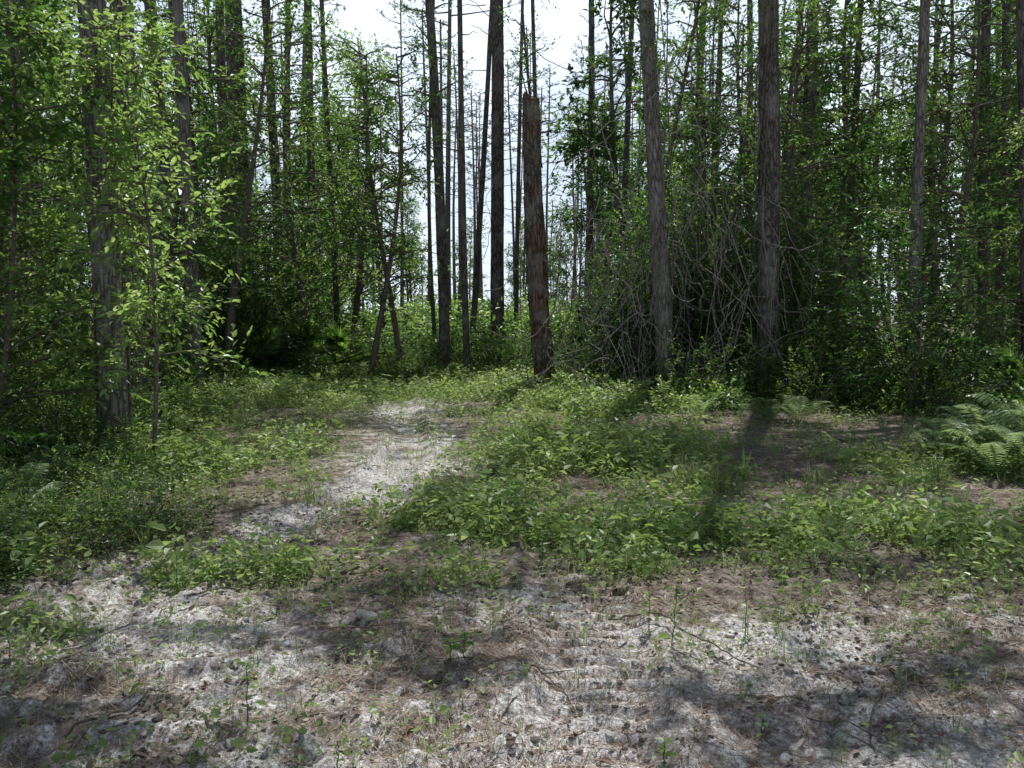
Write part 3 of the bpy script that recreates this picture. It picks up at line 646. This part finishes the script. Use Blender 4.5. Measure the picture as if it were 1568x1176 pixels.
# ------------------------------------------------------------------ understory (one merged mesh)
U = Bake()
cnt = 0
while cnt < 300:
    x = rng.uniform(-17, 19); y = 3.5 + 24 * rng.random() ** .8
    if abs(x) > y * .70 + 1.5: continue
    cl, cr = clearing_l(y), clearing_r(y)
    if cl < x < cr and y < 20.3: continue
    dist = (cl - x) if x < 0 else (x - cr)
    if y > 20.3 and cl < x < cr: dist = y - 20.3
    if dist > 5.5: continue
    s = .45 + .17 * max(0, min(dist, 4)) + rng.uniform(-.1, .28)
    if -4.6 < x < 1.6 and y > 20: s = min(s, rng.uniform(.45, .9))
    tall = dist > .7 and rng.random() < .5 and not (-5 < x < 2.3 and y > 17)
    t = COLM[rng.integers(3)] if tall else SHR[rng.integers(5)]
    if tall: s = rng.uniform(.6, 1.25)
    U.add(t, (x, y, hz(x, y) - .05), (rng.normal(0, .08), rng.normal(0, .08), rng.uniform(0, 6.28)), (s * rng.uniform(.9, 1.3), s * rng.uniform(.9, 1.3), s * rng.uniform(.8, 1.25)))
    cnt += 1
for i in range(260):
    y = rng.uniform(3.8, 20.5); left = rng.random() < .5
    x = (clearing_l(y) - rng.normal(.0, .4)) if left else (clearing_r(y) + rng.normal(.0, .5))
    if abs(x) > y * .70 + 1: continue
    s = rng.uniform(.16, .42)
    t = SHR[rng.integers(5)] if y < 8.5 else HRB[rng.integers(3)]
    U.add(t, (x, y, hz(x, y) - .03), (0, 0, rng.uniform(0, 6.28)), (s * 1.3, s * 1.3, s))
for i in range(60):
    x = rng.uniform(-5, 1.6); y = rng.uniform(18.8, 21); s = rng.uniform(.2, .45)
    U.add(HRB[rng.integers(3)], (x, y, hz(x, y) - .03), (0, 0, rng.uniform(0, 6.28)), (s * 1.3, s * 1.3, s))
for (x, y, s) in [(.55, 15.6, .35), (.95, 15.7, .4), (.2, 14.6, .28), (1.2, 14.9, .35), (1.5, 15.8, .45), (.0, 13.2, .2), (.9, 13.6, .25), (2.1, 13.7, .5), (2.6, 13.3, .42), (3.4, 13.1, .45), (-.9, 12.4, .16), (1.7, 12.6, .25)]:
    U.add(HRB[rng.integers(3)], (x, y, hz(x, y) - .03), (0, 0, rng.uniform(0, 6.28)), (s * 1.3, s * 1.3, s))
for (x, y, s) in [(2.6, 16.2, .9), (3.6, 16.4, 1.0), (4.4, 16.8, 1.1), (3.2, 17.6, 1.25), (2.3, 18.0, 1.0), (5.9, 16.4, 1.1), (6.6, 15.8, .9), (8.5, 14.6, 1.0), (10, 14.6, 1.2), (2.2, 17, .75), (5.6, 15.2, .6), (6.4, 14.6, .6)]:
    U.add(COLM[rng.integers(3)], (x, y, hz(x, y) - .03), (0, 0, rng.uniform(0, 6.28)), s)
for (x, y, s) in [(1.9, 16.6, .9), (2.3, 15.6, .8), (3.6, 14.4, .75), (4.4, 14.2, .7), (5.6, 13.9, .7), (6.4, 13.4, .7), (7.3, 13.0, .7), (8.0, 12.4, .7), (1.2, 18.5, .9), (.6, 19.6, .8), (-.3, 20.6, .9)]:
    U.add(SHR[[1, 3, 0][rng.integers(3)]], (x, y, hz(x, y) - .03), (0, 0, rng.uniform(0, 6.28)), s)
U.done('forest_understory')

# ------------------------------------------------------------------ ferns & palmetto
def fernmesh(name, nf, L):
    b = B()
    for f in range(nf):
        a = f / nf * 6.28 + rng.normal(0, .25); s = np.linspace(0, 1, 30); l = L * rng.uniform(.75, 1.1)
        d = np.array([math.cos(a), math.sin(a), 0]); arch = rng.uniform(.45, .85)
        pts = d * (s * l * .7)[:, None] + np.array([0, 0, 1.]) * (l * (arch * 2.0 * s - arch * 1.25 * s ** 2))[:, None]
        tube(b, pts, np.linspace(.004, .0015, 30), 4, 0)
        S = np.cross(d, [0, 0, 1.]); w = np.sin(np.clip(s * 1.06 - .04, 0, 1) * 3.05) ** .7 * .17 * l / .8 * (1.15 - .45 * s)
        for sd in (1, -1):
            k = slice(4, 30); n = 26
            leaves(b, pts[k], S * sd + d * .35 + rng.normal(0, .06, (n, 3)) + np.array([0, 0, -.1]), np.array([0, 0, 1.]) + rng.normal(0, .12, (n, 3)), np.maximum(w[k], .01), .026 * l / .8, 0, None, 6, .1)
    return b.mesh(name, [M_fern])
FE = [fernmesh('fern_mesh_%d' % k, 10, .8) for k in range(3)]
for (x, y, s) in [(4.2, 11.6, .9), (3.9, 11.9, .8), (4.85, 8.1, .9), (5.15, 7.9, 1.1), (5.5, 8.2, 1.2), (5.0, 8.6, 1.0), (4.7, 7.6, .8), (5.3, 8.9, 1.1), (2.9, 12.1, .7), (6.2, 9.1, 1.1), (5.8, 8.8, 1.0), (4.6, 8.7, .7), (-4.3, 9.9, .7), (-4.4, 7.2, .8), (-3.9, 6.2, .6)]:
    obj('fern', FE[rng.integers(3)], (x, y, hz(x, y)), (rng.normal(0, .1), rng.normal(0, .1), rng.uniform(0, 6)), s)

def palmetto(name):
    b = B()
    for f in range(11):
        a = rng.uniform(0, 6.28); el = rng.uniform(.3, 1.3); l = rng.uniform(.5, .9)
        d = np.array([math.cos(a) * math.cos(el), math.sin(a) * math.cos(el), math.sin(el)])
        c = d * l; tube(b, np.stack([np.zeros(3), c * .5, c]), [.01, .008, .006], 5, 0)
        S = nrm(np.cross(d, [0, 0, 1.])); n = 22; th = np.linspace(-1.5, 1.5, n)
        D = d[None] * np.cos(th)[:, None] + S[None] * np.sin(th)[:, None]; Nn = np.tile(np.cross(S, d), (n, 1))
        leaves(b, np.tile(c, (n, 1)), D, Nn, np.full(n, .5) * (1 - .25 * np.abs(th) / 1.5), .045, 0, None, 6, .3, .12)
    return b.mesh(name, [M_leaf])
PM = palmetto('palmetto_mesh')
for (x, y, s) in [(-5.0, 19.6, 1.2), (-5.9, 18.6, 1.1), (-4.4, 21, 1.1), (1.6, 20.4, 1.1), (8.3, 12.9, .9)]:
    obj('saw_palmetto', PM, (x, y, hz(x, y)), (0, 0, rng.uniform(0, 6)), s)

# ------------------------------------------------------------------ distant forest (one merged mesh)
DF = Bake()
def farpine(x, y, f, sz):
    k = rng.integers(5); rot = (rng.normal(0, .012), rng.normal(0, .012), rng.uniform(0, 6.28))
    DF.add(FPINE[k][0], (x, y, 0), rot, (f, f, sz)); DF.add(FPINE[k][1], (x, y, 0), rot, sz)
for i in range(80):
    while True:
        y = 30 + 55 * rng.random() ** .8; x = rng.uniform(-1, 1) * (y * .66 + 2)
        if abs(x / y - .05) < .10 and (y < 48 or rng.random() < .5): continue
        break
    farpine(x, y, rng.uniform(.1, .22) / .16, rng.uniform(.8, 1.05))
for i in range(34):
    y = rng.uniform(48, 92); farpine(y * rng.uniform(-.12, .18), y, rng.uniform(.09, .17) / .16, rng.uniform(.55, .85))
for i in range(84):
    while True:
        y = 25 + 28 * rng.random(); x = rng.uniform(-1, 1) * (y * .66 + 1)
        if -.15 < x / y < .12: continue
        break
    DF.add(TREF[rng.integers(3)], (x, y, 0), (rng.normal(0, .04), rng.normal(0, .04), rng.uniform(0, 6.28)), rng.uniform(.65, 1.05))
for i in range(150):
    y = 23 + 40 * rng.random() ** 1.3; w_ = .3 if i < 90 else .68; x = rng.uniform(-w_, w_) * y; s = rng.uniform(.7, 1.4) * (1 + .025 * (y - 23))
    DF.add(FSH[rng.integers(2)], (x, y, -.05), (0, 0, rng.uniform(0, 6)), (s * 1.9, s * 1.9, s * 1.3))
for i in range(66):
    x = rng.uniform(-46, 48) if i < 50 else rng.uniform(-10, 16); y = rng.uniform(62, 84)
    DF.add(TREF[rng.integers(3)], (x, y, 0), (0, 0, rng.uniform(0, 6.28)), rng.uniform(.5, .95))
DF.done('distant_forest')

# ------------------------------------------------------------------ light
AZ, EL = math.radians(16), math.radians(66)
w = bpy.data.worlds.new('World'); scene.world = w; w.use_nodes = True
nt = w.node_tree; nt.nodes.clear(); WN = nt.nodes; WL = nt.links
sky = WN.new('ShaderNodeTexSky'); sky.sky_type = 'NISHITA'; sky.sun_disc = False; sky.sun_elevation = EL; sky.sun_rotation = AZ
sky.air_density = 1.0; sky.dust_density = 1.0; sky.ozone_density = 1.0
tc = WN.new('ShaderNodeTexCoord'); cn = WN.new('ShaderNodeTexNoise'); cn.inputs['Scale'].default_value = 4.0; cn.inputs['Detail'].default_value = 5
WL.new(tc.outputs['Generated'], cn.inputs[0])
cr = ramp(WN, [(.58, .58, .58), (.98, .98, .98)], [.42, .60]); WL.new(cn.outputs[0], cr.inputs[0])
sx = WN.new('ShaderNodeSeparateXYZ'); WL.new(tc.outputs['Generated'], sx.inputs[0])
mr = WN.new('ShaderNodeMapRange'); mr.inputs[1].default_value = .35; mr.inputs[2].default_value = .55; mr.inputs[3].default_value = 1; mr.inputs[4].default_value = .0; WL.new(sx.outputs[2], mr.inputs[0])
mu = WN.new('ShaderNodeMath'); mu.operation = 'MULTIPLY'; WL.new(cr.outputs[0], mu.inputs[0]); WL.new(mr.outputs[0], mu.inputs[1])
mxw = WN.new('ShaderNodeMix'); mxw.data_type = 'RGBA'; mxw.clamp_result = False
WL.new(mu.outputs[0], mxw.inputs[0]); WL.new(sky.outputs[0], mxw.inputs[6]); mxw.inputs[7].default_value = (14.8, 16.8, 19.5, 1)
bg = WN.new('ShaderNodeBackground'); bg.inputs[1].default_value = .075
wo = WN.new('ShaderNodeOutputWorld'); WL.new(mxw.outputs[2], bg.inputs[0]); WL.new(bg.outputs[0], wo.inputs[0])
sl = bpy.data.lights.new('sun', 'SUN'); sl.energy = 5.0; sl.angle = math.radians(.5); sl.color = (1, .98, .94)
so = bpy.data.objects.new('sun', sl); COL.objects.link(so)
S = Vector((math.sin(AZ) * math.cos(EL), math.cos(AZ) * math.cos(EL), math.sin(EL)))
so.rotation_euler = (-S).to_track_quat('-Z', 'Y').to_euler(); so.location = S * 60

cam = bpy.data.cameras.new('camera'); cam.lens = 28.0; cam.sensor_width = 36; cam.clip_end = 2000; cam.clip_start = .05
co = bpy.data.objects.new('camera', cam); COL.objects.link(co)
co.location = (0, 0, 1.6); co.rotation_euler = (math.radians(90 - 5.05), 0, 0)
scene.camera = co
scene.view_settings.view_transform = 'Standard'; scene.view_settings.look = 'None'; scene.view_settings.exposure = 0
print('objects', len(bpy.data.objects), 'tris', sum(len(m.polygons) for m in bpy.data.meshes))
